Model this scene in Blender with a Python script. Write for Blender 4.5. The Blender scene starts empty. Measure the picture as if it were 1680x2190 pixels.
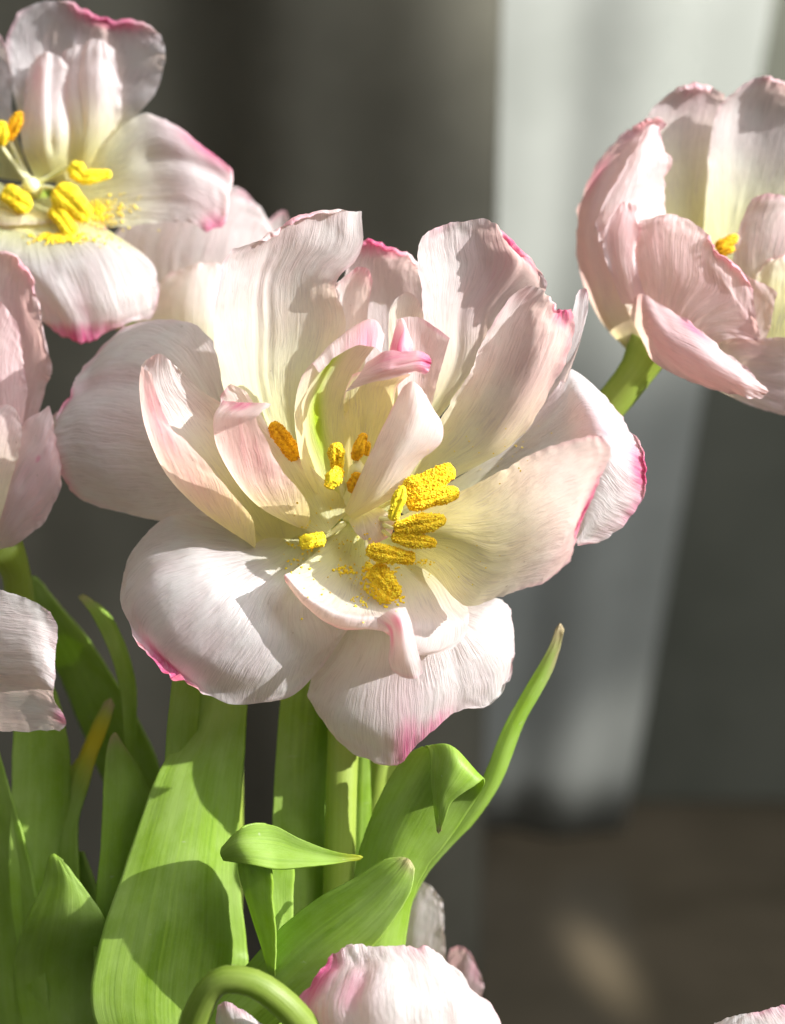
import bpy, math, random
import numpy as np
from mathutils import Vector, Matrix

# ------------------------------------------------------------------ camera
scene = bpy.context.scene
C = scene.collection
PX = 0.133 / 1680.0                      # metres per guide unit at the focus distance
VFOV = math.radians(36.0)
D0 = 1095 * PX / math.tan(VFOV / 2)      # camera to middle of the main flower
PITCH = math.radians(20.0)
CENTER = Vector((0.0, 0.0, 0.30))
RIGHT = Vector((1, 0, 0))
UP = Vector((0, math.sin(PITCH), math.cos(PITCH)))
FWD = Vector((0, math.cos(PITCH), -math.sin(PITCH)))
CAM = CENTER - FWD * D0

cd = bpy.data.cameras.new('camera')
cam = bpy.data.objects.new('camera', cd)
C.objects.link(cam)
cam.location = CAM
cam.rotation_euler = (math.pi / 2 - PITCH, 0, 0)
cd.sensor_fit = 'VERTICAL'
cd.sensor_height = 24.0
cd.lens = 12.0 / math.tan(VFOV / 2)
cd.clip_start = 0.01
cd.clip_end = 50
cd.dof.use_dof = True
cd.dof.focus_distance = D0 - 50 * PX
cd.dof.aperture_fstop = cd.lens / 6.8
scene.camera = cam

# ------------------------------------------------------------------ light
world = bpy.data.worlds.new('World')
scene.world = world
world.use_nodes = True
bg = world.node_tree.nodes['Background']
bg.inputs[0].default_value = (1.0, 0.99, 0.97, 1)
bg.inputs[1].default_value = 0.46
_nt = world.node_tree                     # room light: brighter from the ceiling side than from the dark table and floor
_tc = _nt.nodes.new('ShaderNodeTexCoord'); _sx = _nt.nodes.new('ShaderNodeSeparateXYZ'); _mr = _nt.nodes.new('ShaderNodeMapRange'); _mx = _nt.nodes.new('ShaderNodeMix')
_mx.data_type = 'RGBA'; _mr.inputs[1].default_value = -.25; _mr.inputs[2].default_value = .75
_mx.inputs[6].default_value = (.10, .10, .095, 1); _mx.inputs[7].default_value = (1.0, .99, .97, 1)
_nt.links.new(_tc.outputs['Generated'], _sx.inputs[0]); _nt.links.new(_sx.outputs['Z'], _mr.inputs[0])
_nt.links.new(_mr.outputs[0], _mx.inputs[0]); _nt.links.new(_mx.outputs[2], bg.inputs[0])

def cam_dir(x, y, z):
    return (RIGHT * x + UP * y - FWD * z).normalized()

def aim(o, target):
    o.rotation_euler = (Vector(target) - o.location).to_track_quat('-Z', 'Y').to_euler()

def spot(name, loc, target, watts, cone_deg, blend, radius, color):
    l = bpy.data.lights.new(name, 'SPOT')
    l.energy = watts; l.spot_size = math.radians(cone_deg); l.spot_blend = blend
    l.shadow_soft_size = radius; l.color = color
    o = bpy.data.objects.new(name, l); C.objects.link(o)
    o.location = loc; aim(o, target)
    return o

SUN = cam_dir(0.85, 0.42, 0.31)
_AIM = CENTER + RIGHT * (20 * PX) - UP * (160 * PX)
spot('sunlight_on_flowers', _AIM + SUN * 3.0, _AIM, 900, 7.0, 0.85, 0.013, (1.0, 0.98, 0.94))

l = bpy.data.lights.new('fill_light', 'AREA'); l.shape = 'RECTANGLE'; l.size = .5; l.size_y = .6; l.energy = 7.5; l.color = (.96, .98, 1.0)  # added soft fill lamp, no window modelled; lifts flowers and curtain top
o = bpy.data.objects.new('fill_light', l); C.objects.link(o); o.location = (.50, -.12, 1.0); aim(o, (-.05, .2, .48))

scene.view_settings.view_transform = 'Standard'
scene.view_settings.look = 'None'
scene.view_settings.exposure = 0.16
scene.view_settings.gamma = 1.0
scene.view_settings.use_curve_mapping = False
scene.cycles.max_bounces = 10
scene.cycles.diffuse_bounces = 6
scene.cycles.transmission_bounces = 6
scene.cycles.use_denoising = True

# ------------------------------------------------------------------ helpers
def to_world(P):
    """P (...,3) = guide x, guide y, depth towards the camera -> world metres"""
    P = np.asarray(P, float)
    z = D0 - P[..., 2] * PX
    k = z / D0
    x = (P[..., 0] - 840) * PX * k
    y = (1095 - P[..., 1]) * PX * k
    cam_v = np.array(CAM); r = np.array(RIGHT); u = np.array(UP); f = np.array(FWD)
    return cam_v + x[..., None] * r + y[..., None] * u + z[..., None] * f

def at(x, y, d):
    return Vector(to_world(np.array([x, y, d], float)))

def spline(pts, t, knots=None):
    """Catmull-Rom style cubic through pts (n,k) at parameters t in 0..1"""
    pts = np.asarray(pts, float); n = len(pts)
    if knots is None:
        seg = np.linalg.norm(np.diff(pts.reshape(n, -1), axis=0), axis=1) ** 0.7 + 1e-6
        knots = np.concatenate([[0], np.cumsum(seg)]); knots /= knots[-1]
    if n == 2:
        return pts[0] + (pts[1] - pts[0]) * t.reshape((-1,) + (1,) * (pts.ndim - 1))
    m = np.empty_like(pts)
    for i in range(n):
        if i == 0: m[i] = (pts[1] - pts[0]) / (knots[1] - knots[0])
        elif i == n - 1: m[i] = (pts[-1] - pts[-2]) / (knots[-1] - knots[-2])
        else:
            h0 = knots[i] - knots[i - 1]; h1 = knots[i + 1] - knots[i]
            m[i] = ((pts[i] - pts[i - 1]) / h0 * h1 + (pts[i + 1] - pts[i]) / h1 * h0) / (h0 + h1)
    idx = np.clip(np.searchsorted(knots, t, side='right') - 1, 0, n - 2)
    h = (knots[idx + 1] - knots[idx]); s = (t - knots[idx]) / h
    shp = (-1,) + (1,) * (pts.ndim - 1)
    s = s.reshape(shp); h = h.reshape(shp)
    return ((2*s**3 - 3*s**2 + 1) * pts[idx] + (s**3 - 2*s**2 + s) * h * m[idx]
            + (-2*s**3 + 3*s**2) * pts[idx + 1] + (s**3 - s**2) * h * m[idx + 1])

def wave(rs, a, b, octaves=4, f0=1.0):
    """smooth pseudo-noise of two coordinates, about -1..1"""
    out = np.zeros(np.broadcast(a, b).shape); amp = 1.0; tot = 0
    f = f0
    for o in range(octaves):
        for k in range(3):
            th = rs.uniform(0, 2 * math.pi); ph = rs.uniform(0, 2 * math.pi)
            out = out + amp * np.sin((a * math.cos(th) + b * math.sin(th)) * f * rs.uniform(.7, 1.3) + ph) / 2.2
        tot += amp; amp *= 0.5; f *= 1.9
    return out / tot

def smooth(e0, e1, x):
    t = np.clip((x - e0) / (e1 - e0), 0, 1)
    return t * t * (3 - 2 * t)

def grid_mesh(name, P, uv, attrs, mat, parent, thick=None):
    nv, nu = P.shape[:2]
    W = to_world(P).reshape(-1, 3)
    idx = np.arange(nv * nu).reshape(nv, nu)
    F = np.stack([idx[:-1, :-1], idx[:-1, 1:], idx[1:, 1:], idx[1:, :-1]], -1).reshape(-1, 4)
    me = bpy.data.meshes.new(name)
    me.from_pydata(W.tolist(), [], F.tolist())
    ul = me.uv_layers.new(name='UVMap')
    uvf = uv.reshape(-1, 2)[F.reshape(-1)]
    ul.data.foreach_set('uv', uvf.astype(np.float32).ravel())
    for k, a in attrs.items():
        at_ = me.attributes.new(k, 'FLOAT', 'POINT')
        at_.data.foreach_set('value', np.asarray(a, np.float32).ravel())
    me.polygons.foreach_set('use_smooth', [True] * len(me.polygons))
    me.materials.append(mat)
    me.update()
    o = bpy.data.objects.new(name, me); C.objects.link(o)
    o.parent = parent
    if thick:
        s = o.modifiers.new('thickness', 'SOLIDIFY'); s.thickness = thick; s.offset = 0; s.use_even_offset = False
    return o

seed_n = [11]
def sheet(name, rows, mat, parent, nu=56, nv=64, pink=(), base=(0.0, 0.55), rim=0.6, wav=4.0, ruffle=5.0,
          crease=(), roll=(), green=(), thick=None, jag=3.0, fan=0.5, vein=1.0, label=None, dry=(), flush=0.0):
    """a petal or leaf: rows of (x, y, depth) from base to tip, each from one margin to the other"""
    seed_n[0] += 1
    rs = np.random.RandomState(seed_n[0])
    u = np.linspace(0, 1, nu); v = np.linspace(0, 1, nv)
    R = np.array([spline(np.array(r, float), u) for r in rows])
    seg = np.linalg.norm(np.diff(R, axis=0), axis=2).mean(1) ** 0.8
    kn = np.concatenate([[0], np.cumsum(seg)]); kn /= kn[-1]
    P = spline(R, v, kn)
    U, V = np.meshgrid(u, v)
    def normals(P):
        du = np.gradient(P, axis=1); dv = np.gradient(P, axis=0)
        n = np.cross(du, dv); n /= np.linalg.norm(n, axis=2, keepdims=True) + 1e-9
        if n[..., 2].mean() < 0: n = -n
        return n, du, dv
    n, du, dv = normals(P)
    width = np.linalg.norm(du, axis=2).sum(1).max(); length = np.linalg.norm(dv, axis=2).sum(0).mean()
    edge = np.maximum(np.abs(U - .5) * 2, V) # 1 on the free margin
    edge = np.where(V < .3, edge * V / .3, edge)
    a = U * width / 100; b = V * length / 100
    disp = wav * wave(rs, a, b, 3, 1.6) * smooth(0, .35, V)
    disp += ruffle * smooth(.72, 1, edge) * smooth(.15, .5, V) * wave(rs, a, b, 4, 4.5)
    disp += min(ruffle, 6) * .50 * smooth(.88, 1, edge) * smooth(.3, .6, V) * wave(rs, a, b, 3, 17.0)
    # shallow pleats that follow the veins
    ca = (U - .5) / (0.16 + V) ** fan
    disp += 0.9 * vein * wave(rs, ca * width / 9.0, V * 1.5, 2, 1.0) * smooth(.1, .4, V)
    for (u0, w, amp, v0, v1) in crease:
        disp -= amp * np.exp(-((U - u0) / w) ** 2) * smooth(v0, v0 + .15, V) * (1 - smooth(v1 - .15, v1, V))
    P = P + n * disp[..., None]
    # uneven outline
    tip_t = dv[-1] / (np.linalg.norm(dv[-1], axis=1, keepdims=True) + 1e-9)
    j = jag * (wave(rs, u * width / 100, 0 * u, 4, 7.0) + 0.5 * wave(rs, u * width / 100, 0 * u, 3, 22.0))
    P = P + (smooth(.86, 1, V) * j[None, :])[..., None] * tip_t[None]
    for sgn, col in ((-1, 0), (1, -1)):
        t = du[:, col] / (np.linalg.norm(du[:, col], axis=1, keepdims=True) + 1e-9) * sgn
        j2 = jag * (wave(rs, v * length / 100, 0 * v, 4, 7.0) + 0.4 * wave(rs, v * length / 100, 0 * v, 3, 20.0)) * smooth(.3, .5, v)
        w = smooth(.86, 1, (U if sgn > 0 else 1 - U))
        P = P + (w * j2[:, None])[..., None] * t[:, None]
    # rolled margins at the tip: (u0, u1, radius, degrees, side)
    if roll:
        n, du, dv = normals(P)
        t = dv[-1] - (dv[-1] * n[-1]).sum(1, keepdims=True) * n[-1]
        t /= np.linalg.norm(t, axis=1, keepdims=True) + 1e-9
        rad = np.zeros(nu); ang = np.zeros(nu); side = np.ones(nu)
        for (u0, u1, r_, dg, sd) in roll:
            w = smooth(u0 - .05, u0 + .06, u) * (1 - smooth(u1 - .06, u1 + .05, u))
            w = w * (1 + .12 * wave(rs, u * width / 100, 0 * u, 3, 6.0))
            r_ = r_ * .72
            rad = np.maximum(rad, 0.6 + (r_ - .6) * w); ang = np.maximum(ang, math.radians(dg) * np.clip(w, .08, 1.1))
            side = np.where(w > .02, sd, side)
        K = 14
        ex = [P[-1] + (np.sin(ang * k / K) * rad)[:, None] * t + ((1 - np.cos(ang * k / K)) * rad * side)[:, None] * n[-1]
              for k in range(1, K + 1)]
        P = np.concatenate([P, np.array(ex)], 0)
        V = np.concatenate([V, np.array([[1 + .012 * k] * nu for k in range(1, K + 1)])], 0)
        U = np.concatenate([U, np.repeat(u[None], K, 0)], 0)
        edge = np.maximum(np.abs(U - .5) * 2, V); edge = np.where(V < .3, edge * V / .3, edge)
    pk = np.zeros_like(U) + flush
    for (u0, v0, ru, rv, s) in pink:
        pk = np.maximum(pk, s * np.exp(-((U - u0) / ru) ** 2 - ((np.minimum(V, max(1.0, v0)) - v0) / rv) ** 2))
    if mat not in (M_LEAF, M_STEM):
        pk = np.maximum(pk, rim * smooth(.90, 1.0, edge) * smooth(.5, .85, V) * np.clip(.40 + 1.3 * wave(rs, U * width / 100, V * length / 100, 2, 2.2), 0, 1))
    gr = np.zeros_like(U)
    for (u0, v0, ru, rv, s) in green:
        gr = np.maximum(gr, s * np.exp(-((U - u0) / ru) ** 2 - ((V - v0) / rv) ** 2))
    dr = np.zeros_like(U)
    for (u0, v0, ru, rv, s) in dry:
        dr = np.maximum(dr, s * np.exp(-((U - u0) / ru) ** 2 - ((V - v0) / rv) ** 2))
    ye = 1 - smooth(base[0], base[1], V)
    ca = (U - .5) / (0.16 + V) ** fan
    uv = np.stack([ca * width / 100, V * length / 100 + seed_n[0] * 3.7], -1)
    o = grid_mesh(name, P, uv, {'pink': pk, 'green': gr, 'yellow': ye, 'dry': dr}, mat, parent, thick)
    if label: o['label'] = label
    return o

def tube_mesh(name, pts, radii, mat, parent, sides=20, n=48, squash=1.0, label=None):
    pts = np.array(pts, float)
    W = spline(np.concatenate([to_world(pts), np.array(radii, float)[:, None] * PX], 1), np.linspace(0, 1, n))
    c = W[:, :3]; r = W[:, 3]
    _rs = np.random.RandomState(int(abs(pts[0, 0])) + 7); _s = np.linspace(0, 14, n)
    r = r * (1 + .05 * wave(_rs, _s, 0 * _s, 3, 1.2))
    T = np.gradient(c, axis=0); T /= np.linalg.norm(T, axis=1, keepdims=True)
    ref = np.array(FWD)
    A = np.cross(T, ref); A /= np.linalg.norm(A, axis=1, keepdims=True) + 1e-9
    B = np.cross(T, A)
    th = np.linspace(0, 2 * math.pi, sides, endpoint=False)
    V = c[:, None] + r[:, None, None] * (np.cos(th)[None, :, None] * A[:, None] + squash * np.sin(th)[None, :, None] * B[:, None])
    vs = V.reshape(-1, 3).tolist(); F = []
    for i in range(n - 1):
        for k in range(sides):
            k2 = (k + 1) % sides
            F.append((i*sides + k, i*sides + k2, (i+1)*sides + k2, (i+1)*sides + k))
    F.append(tuple(range(sides))[::-1]); F.append(tuple((n-1)*sides + k for k in range(sides)))
    me = bpy.data.meshes.new(name); me.from_pydata(vs, [], F)
    me.polygons.foreach_set('use_smooth', [True] * len(me.polygons))
    ul = me.uv_layers.new(name='UVMap')
    L = np.concatenate([[0], np.cumsum(np.linalg.norm(np.diff(c, axis=0), axis=1))]) / PX / 100
    data = []
    for p in me.polygons:
        for vi in p.vertices:
            i, k = divmod(vi, sides); data += [k / sides * 2.0, L[i]]
    ul.data.foreach_set('uv', data)
    me.materials.append(mat)
    o = bpy.data.objects.new(name, me); C.objects.link(o); o.parent = parent
    if label: o['label'] = label
    return o

def thing(name, label, cat, loc, group=None):
    o = bpy.data.objects.new(name, None); C.objects.link(o)
    o.empty_display_size = 0.01
    o['label'] = label; o['category'] = cat
    if group: o['group'] = group
    return o

# ------------------------------------------------------------------ materials
def new_mat(name):
    m = bpy.data.materials.new(name); m.use_nodes = True
    nt = m.node_tree; nt.nodes.clear()
    return m, nt
class NT:
    def __init__(s, nt): s.nt = nt
    def n(s, t, **kw):
        x = s.nt.nodes.new(t)
        for k, v in kw.items(): setattr(x, k, v)
        return x
    def link(s, a, b): s.nt.links.new(a, b)
    def set(s, sock, v):
        if isinstance(v, bpy.types.NodeSocket): s.link(v, sock)
        else: sock.default_value = v
    def math(s, op, a, b=0.0, clamp=False):
        x = s.n('ShaderNodeMath', operation=op, use_clamp=clamp); s.set(x.inputs[0], a); s.set(x.inputs[1], b); return x.outputs[0]
    def mix(s, f, a, b, mode='MIX'):
        x = s.n('ShaderNodeMix', data_type='RGBA', blend_type=mode); s.set(x.inputs[0], f); s.set(x.inputs[6], a); s.set(x.inputs[7], b); return x.outputs[2]
    def attr(s, k): return s.n('ShaderNodeAttribute', attribute_name=k).outputs['Fac']
    def noise(s, vec, scale, detail=3.0, rough=.55):
        x = s.n('ShaderNodeTexNoise'); x.inputs['Scale'].default_value = scale; x.inputs['Detail'].default_value = detail
        x.inputs['Roughness'].default_value = rough; s.link(vec, x.inputs['Vector']); return x.outputs['Fac']
    def mapping(s, vec, sc):
        x = s.n('ShaderNodeMapping'); x.inputs['Scale'].default_value = sc; s.link(vec, x.inputs['Vector']); return x.outputs[0]
    def remap(s, f, a, b, c=0.0, d=1.0):
        x = s.n('ShaderNodeMapRange'); s.set(x.inputs[0], f)
        for i, k in enumerate((a, b, c, d)): x.inputs[i + 1].default_value = k
        return x.outputs[0]

def petal_material(name, white=(.90, .89, .885), cream=(.93, .93, .45), pinkc=(.80, .16, .37), soft=(.88, .52, .61), trans=.58, blush=(.90, .74, .75), rough=.34, tint=1.0, relief=1.0):
    m, nt = new_mat(name); g = NT(nt)
    uv0 = g.n('ShaderNodeUVMap').outputs[0]
    wn = g.n('ShaderNodeTexNoise'); wn.inputs['Scale'].default_value = 1.3; wn.inputs['Detail'].default_value = 2
    g.link(uv0, wn.inputs['Vector'])
    wv = g.n('ShaderNodeVectorMath', operation='MULTIPLY_ADD'); g.link(wn.outputs['Color'], wv.inputs[0])
    wv.inputs[1].default_value = (.16, 0, 0); g.link(uv0, wv.inputs[2]); uv = wv.outputs[0]
    v1 = g.noise(g.mapping(uv, (9, .55, 1)), 1.0, 3)           # folds that follow the veins
    v2 = g.noise(g.mapping(uv, (20, 1.3, 1)), 1.0, 3, .6)      # veins
    v3 = g.noise(g.mapping(uv, (46, 3.0, 1)), 1.0, 2)          # hair veins
    cell = g.noise(g.mapping(uv, (55, 38, 1)), 1.0, 2)
    blot = g.noise(g.mapping(uv, (1.2, .8, 1)), 1.0, 4)
    patch = g.noise(g.mapping(uv, (2.3, 1.4, 1)), 1.0, 2)
    pk, ye, gr, dr = g.attr('pink'), g.attr('yellow'), g.attr('green'), g.attr('dry')
    col = g.mix(g.remap(blot, .42, .70, 0, .55 * tint), (*white, 1), (*blush, 1))
    col = g.mix(g.math('MULTIPLY', g.math('SUBTRACT', 1.0, ye), g.remap(patch, .35, .65, .18 * tint, .55 * tint)), col, (*blush, 1))
    col = g.mix(ye, col, (*cream, 1))
    str_ = g.remap(patch, .40, .62, .03, .45)
    line = g.math('MULTIPLY', g.remap(v2, .36, .50, 1, 0), str_)
    col = g.mix(line, col, (.60, .54, .53, 1))
    col = g.mix(g.math('MULTIPLY', g.remap(v3, .38, .5, 1, 0), .16), col, (.55, .50, .48, 1))
    col = g.mix(g.math('MULTIPLY', pk, .95, clamp=True), col, (*soft, 1))
    hard = g.math('ADD', pk, g.math('MULTIPLY', g.math('ADD', g.math('ADD', g.math('MULTIPLY', v1, .7), g.math('MULTIPLY', v2, .6)), -.65), g.math('MULTIPLY', pk, 1.5)))
    hard = g.remap(hard, .42, 1.3)
    col = g.mix(hard, col, (*pinkc, 1))
    deep = g.math('MULTIPLY', g.remap(hard, .7, 1.0), g.remap(v2, .40, .58, .8, 0))
    col = g.mix(deep, col, (.52, .015, .11, 1))
    spk = g.noise(g.mapping(uv, (9, 7, 1)), 1.0, 1)
    col = g.mix(g.remap(spk, .755, .80, 0, .5), col, (.48, .36, .28, 1))
    col = g.mix(gr, col, (.44, .66, .02, 1))
    col = g.mix(dr, col, (.30, .20, .12, 1))
    h = g.math('ADD', g.math('MULTIPLY', v1, .45), g.math('ADD', g.math('MULTIPLY', v2, g.remap(patch, .40, .62, .05, .50)), g.math('ADD', g.math('MULTIPLY', v3, .16), g.math('MULTIPLY', cell, .10))))
    bump = g.n('ShaderNodeBump'); bump.inputs['Strength'].default_value = .65 * relief; bump.inputs['Distance'].default_value = .0005
    g.link(h, bump.inputs['Height'])
    p = g.n('ShaderNodeBsdfPrincipled'); g.link(col, p.inputs['Base Color']); p.inputs['Roughness'].default_value = rough
    p.inputs['Specular IOR Level'].default_value = .6
    g.link(bump.outputs[0], p.inputs['Normal'])
    tcol = g.mix(1.0, col, (1.0, .87, .78, 1), 'MULTIPLY')
    t = g.n('ShaderNodeBsdfTranslucent'); g.link(tcol, t.inputs[0]); g.link(bump.outputs[0], t.inputs['Normal'])
    ms = g.n('ShaderNodeMixShader'); ms.inputs[0].default_value = trans
    g.link(p.outputs[0], ms.inputs[1]); g.link(t.outputs[0], ms.inputs[2])
    out = g.n('ShaderNodeOutputMaterial'); g.link(ms.outputs[0], out.inputs[0])
    return m

def leaf_material(name, c1=(.155, .29, .008), c2=(.27, .44, .025), bloom=(.42, .57, .17), trans=.33, tcolr=(.50, .70, .02), soft=.45):
    m, nt = new_mat(name); g = NT(nt)
    uv = g.n('ShaderNodeUVMap').outputs[0]
    v1 = g.noise(g.mapping(uv, (11, .12, 1)), 1.0, 4)
    v2 = g.noise(g.mapping(uv, (60, .35, 1)), 1.0, 3)
    blot = g.noise(g.mapping(uv, (.9, .5, 1)), 1.0, 5, .65)
    speck = g.noise(g.mapping(uv, (22, 14, 1)), 1.0, 3)
    col = g.mix(g.remap(v1, .34, .66), (*c1, 1), (*c2, 1))
    col = g.mix(g.remap(blot, .36, .66, .1, .7), col, (*bloom, 1))
    col = g.mix(g.remap(v2, .36, .52, .30, 0), col, (*c1, 1))
    col = g.mix(g.remap(speck, .56, .74, 0, .30), col, (*bloom, 1))
    scf = g.noise(g.mapping(uv, (2.2, 7, 1)), 1.0, 2)
    col = g.mix(g.remap(scf, .72, .78, 0, .55), col, (.52, .56, .34, 1))
    pk, dr = g.attr('pink'), g.attr('dry')
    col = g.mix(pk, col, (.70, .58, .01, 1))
    col = g.mix(dr, col, (.50, .38, .24, 1))
    bump = g.n('ShaderNodeBump'); bump.inputs['Strength'].default_value = .5; bump.inputs['Distance'].default_value = .0003
    g.link(g.math('ADD', g.math('MULTIPLY', v1, .5), g.math('ADD', g.math('MULTIPLY', v2, .35), g.math('MULTIPLY', speck, .12))), bump.inputs['Height'])
    p = g.n('ShaderNodeBsdfPrincipled'); g.link(col, p.inputs['Base Color']); p.inputs['Roughness'].default_value = soft
    p.inputs['Specular IOR Level'].default_value = .4
    g.link(bump.outputs[0], p.inputs['Normal'])
    t = g.n('ShaderNodeBsdfTranslucent'); g.link(g.mix(dr, g.mix(pk, (*tcolr, 1), (.95, .80, .01, 1)), (.5, .35, .18, 1)), t.inputs[0])
    ms = g.n('ShaderNodeMixShader'); ms.inputs[0].default_value = trans
    g.link(p.outputs[0], ms.inputs[1]); g.link(t.outputs[0], ms.inputs[2])
    out = g.n('ShaderNodeOutputMaterial'); g.link(ms.outputs[0], out.inputs[0])
    return m

def simple(name, c1, c2, scale=200.0, rough=.6, bumpd=0.0, detail=4, coord='Object', spec=.3, lo=.38, hi=.62, sss=0.0, stretch=(1, 1, 1)):
    m, nt = new_mat(name); g = NT(nt)
    co = g.mapping(g.n('ShaderNodeTexCoord').outputs[coord], stretch)
    nz = g.noise(co, scale, detail, .6)
    col = g.mix(g.remap(nz, lo, hi), (*c1, 1), (*c2, 1))
    p = g.n('ShaderNodeBsdfPrincipled'); g.link(col, p.inputs['Base Color']); p.inputs['Roughness'].default_value = rough
    p.inputs['Specular IOR Level'].default_value = spec
    if bumpd:
        b = g.n('ShaderNodeBump'); b.inputs['Distance'].default_value = bumpd; b.inputs['Strength'].default_value = .8
        g.link(nz, b.inputs['Height']); g.link(b.outputs[0], p.inputs['Normal'])
    if sss:
        p.inputs['Subsurface Weight'].default_value = sss; p.inputs['Subsurface Radius'].default_value = (.003, .003, .001)
        p.inputs['Subsurface Scale'].default_value = .5
    out = g.n('ShaderNodeOutputMaterial'); g.link(p.outputs[0], out.inputs[0])
    return m

M_PETAL = petal_material('petal_white_pink')
M_OUTER = petal_material('petal_outer_white', white=(.875, .865, .875), blush=(.87, .72, .76), tint=.75, relief=1.15, trans=.57, rough=.30)
M_PINK = petal_material('petal_pink', white=(.86, .76, .75), blush=(.86, .60, .63), cream=(.90, .86, .62))
M_LEAF = leaf_material('leaf_green')
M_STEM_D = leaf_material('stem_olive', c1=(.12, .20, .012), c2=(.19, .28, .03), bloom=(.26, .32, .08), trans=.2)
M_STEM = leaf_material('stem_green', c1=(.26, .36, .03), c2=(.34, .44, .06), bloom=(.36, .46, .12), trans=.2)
M_ANTHER = simple('anther_pollen', (.62, .30, .004), (.95, .64, .015), 2600, .75, .0002, lo=.40, hi=.56)
M_ANTHER_O = simple('anther_orange', (.62, .27, .004), (.92, .52, .01), 1800, .7, .0002, lo=.35, hi=.6)
M_ANTHER_Y = simple('anther_yellow', (.80, .52, .01), (.95, .78, .03), 1200, .7, .0002, lo=.30, hi=.5)
M_POLLEN = simple('pollen_yellow', (.88, .58, .02), (.97, .82, .06), 900, .8)
M_FIL = simple('filament_cream', (.80, .78, .36), (.84, .82, .52), 300, .5, sss=.3)

# ------------------------------------------------------------------ setting: table, curtains, wall
def plain(name, verts, faces, mat, smooth_=False):
    me = bpy.data.meshes.new(name); me.from_pydata(verts, [], faces)
    if smooth_: me.polygons.foreach_set('use_smooth', [True] * len(me.polygons))
    me.materials.append(mat); me.update()
    o = bpy.data.objects.new(name, me); C.objects.link(o); return o

M_WOOD = simple('table_wood', (.062, .051, .034), (.09, .073, .05), 9, .24, stretch=(1, 1.6, 1), spec=.5)
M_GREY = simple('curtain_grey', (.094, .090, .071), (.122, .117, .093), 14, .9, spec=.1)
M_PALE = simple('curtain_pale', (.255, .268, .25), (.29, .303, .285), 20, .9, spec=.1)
M_WALL = simple('wall_dark', (.09, .094, .076), (.115, .118, .097), 12, .9, spec=.1)

o = plain('table_top', [(-.9, -.35, 0), (.9, -.35, 0), (.9, .47, 0), (-.9, .47, 0),
                        (-.9, -.35, -.03), (.9, -.35, -.03), (.9, .47, -.03), (-.9, .47, -.03)],
          [(0, 1, 2, 3), (7, 6, 5, 4), (0, 4, 5, 1), (1, 5, 6, 2), (2, 6, 7, 3), (3, 7, 4, 0)], M_WOOD)
o['kind'] = 'structure'
o = plain('wall', [(-.9, .415, 0.001), (.9, .415, 0.001), (.9, .415, 1.2), (-.9, .415, 1.2), (-.9, .43, .001), (.9, .43, .001), (.9, .43, 1.2), (-.9, .43, 1.2)],
          [(3, 2, 1, 0), (4, 5, 6, 7), (0, 1, 5, 4), (1, 2, 6, 5), (2, 3, 7, 6), (3, 0, 4, 7)], M_WALL)
o['kind'] = 'structure'

def curtain(name, x_of, y0, z0, z1, folds, amp, mat, label, seed):
    rs = np.random.RandomState(seed)
    nu, nv = 160, 30
    u = np.linspace(0, 1, nu); v = np.linspace(0, 1, nv)
    U, Vv = np.meshgrid(u, v)
    ph = wave(rs, U * 6, Vv * .5, 2, 1.0) * 1.2
    off = amp * np.sin(U * folds * 2 * math.pi + ph) + .35 * amp * np.sin(U * folds * 4.6 * math.pi + 1.3 + ph)
    X = np.array([[x_of(a, b) for a in u] for b in v])
    Z = z0 + (z1 - z0) * Vv
    Y = y0 + off
    vs = np.stack([X, Y, Z], -1).reshape(-1, 3)
    idx = np.arange(nu * nv).reshape(nv, nu)
    F = np.stack([idx[:-1, :-1], idx[:-1, 1:], idx[1:, 1:], idx[1:, :-1]], -1).reshape(-1, 4)
    o = plain(name, vs.tolist(), F.tolist(), mat, True)
    s = o.modifiers.new('thickness', 'SOLIDIFY'); s.thickness = .0012
    o['label'] = label; o['category'] = 'curtain'
    return o

def ray_x(px, py, ywall):
    """x and z where the sight line through a guide point meets the plane y = ywall"""
    d = RIGHT * ((px - 840) * PX) + UP * ((1095 - py) * PX) + FWD * D0
    k = (ywall - CAM.y) / d.y
    p = CAM + d * k
    return p.x, p.z

YL, YR = .24, .385
xl, _ = ray_x(1053, 1100, YL)
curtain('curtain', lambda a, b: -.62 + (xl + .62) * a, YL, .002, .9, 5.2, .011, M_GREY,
        'dark grey curtain hanging in soft folds behind the flowers on the left', 3)
x_bl, _ = ray_x(960, 1800, YR); x_br, zb = ray_x(1335, 1800, YR)
x_tr, zt = ray_x(1640, 100, YR)
slope = (x_tr - x_br) / (zt - .002)
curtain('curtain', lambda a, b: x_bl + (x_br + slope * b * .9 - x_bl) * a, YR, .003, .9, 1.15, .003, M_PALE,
        'pale sunlit curtain panel behind the right half of the picture', 5)
tx, tz = ray_x(1330, 380, YR)
spot('sunlight_on_curtain', Vector((tx + .9, YR - 1.0, tz + .55)), (tx + .01, YR, tz + .115), 185, 16.0, .6, .02, (1, .97, .90))
tx, tz = ray_x(1275, 1610, YR)
spot('sunlight_patch_on_curtain', Vector((tx + .75, YR - .55, tz + .75)), (tx, YR, tz), 40, 3.0, 1.0, .01, (1, .96, .9))

fx, fz = CAM.x, CAM.z
d_ = RIGHT * ((1290 - 840) * PX) + UP * ((1095 - 2070) * PX) + FWD * D0
k_ = -CAM.z / d_.z; hit = CAM + d_ * k_
spot('sunlight_patch_on_table', hit + Vector((.24, -.95, .40)), hit, 260, 1.5, 1.0, .008, (1, .94, .84))

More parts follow.
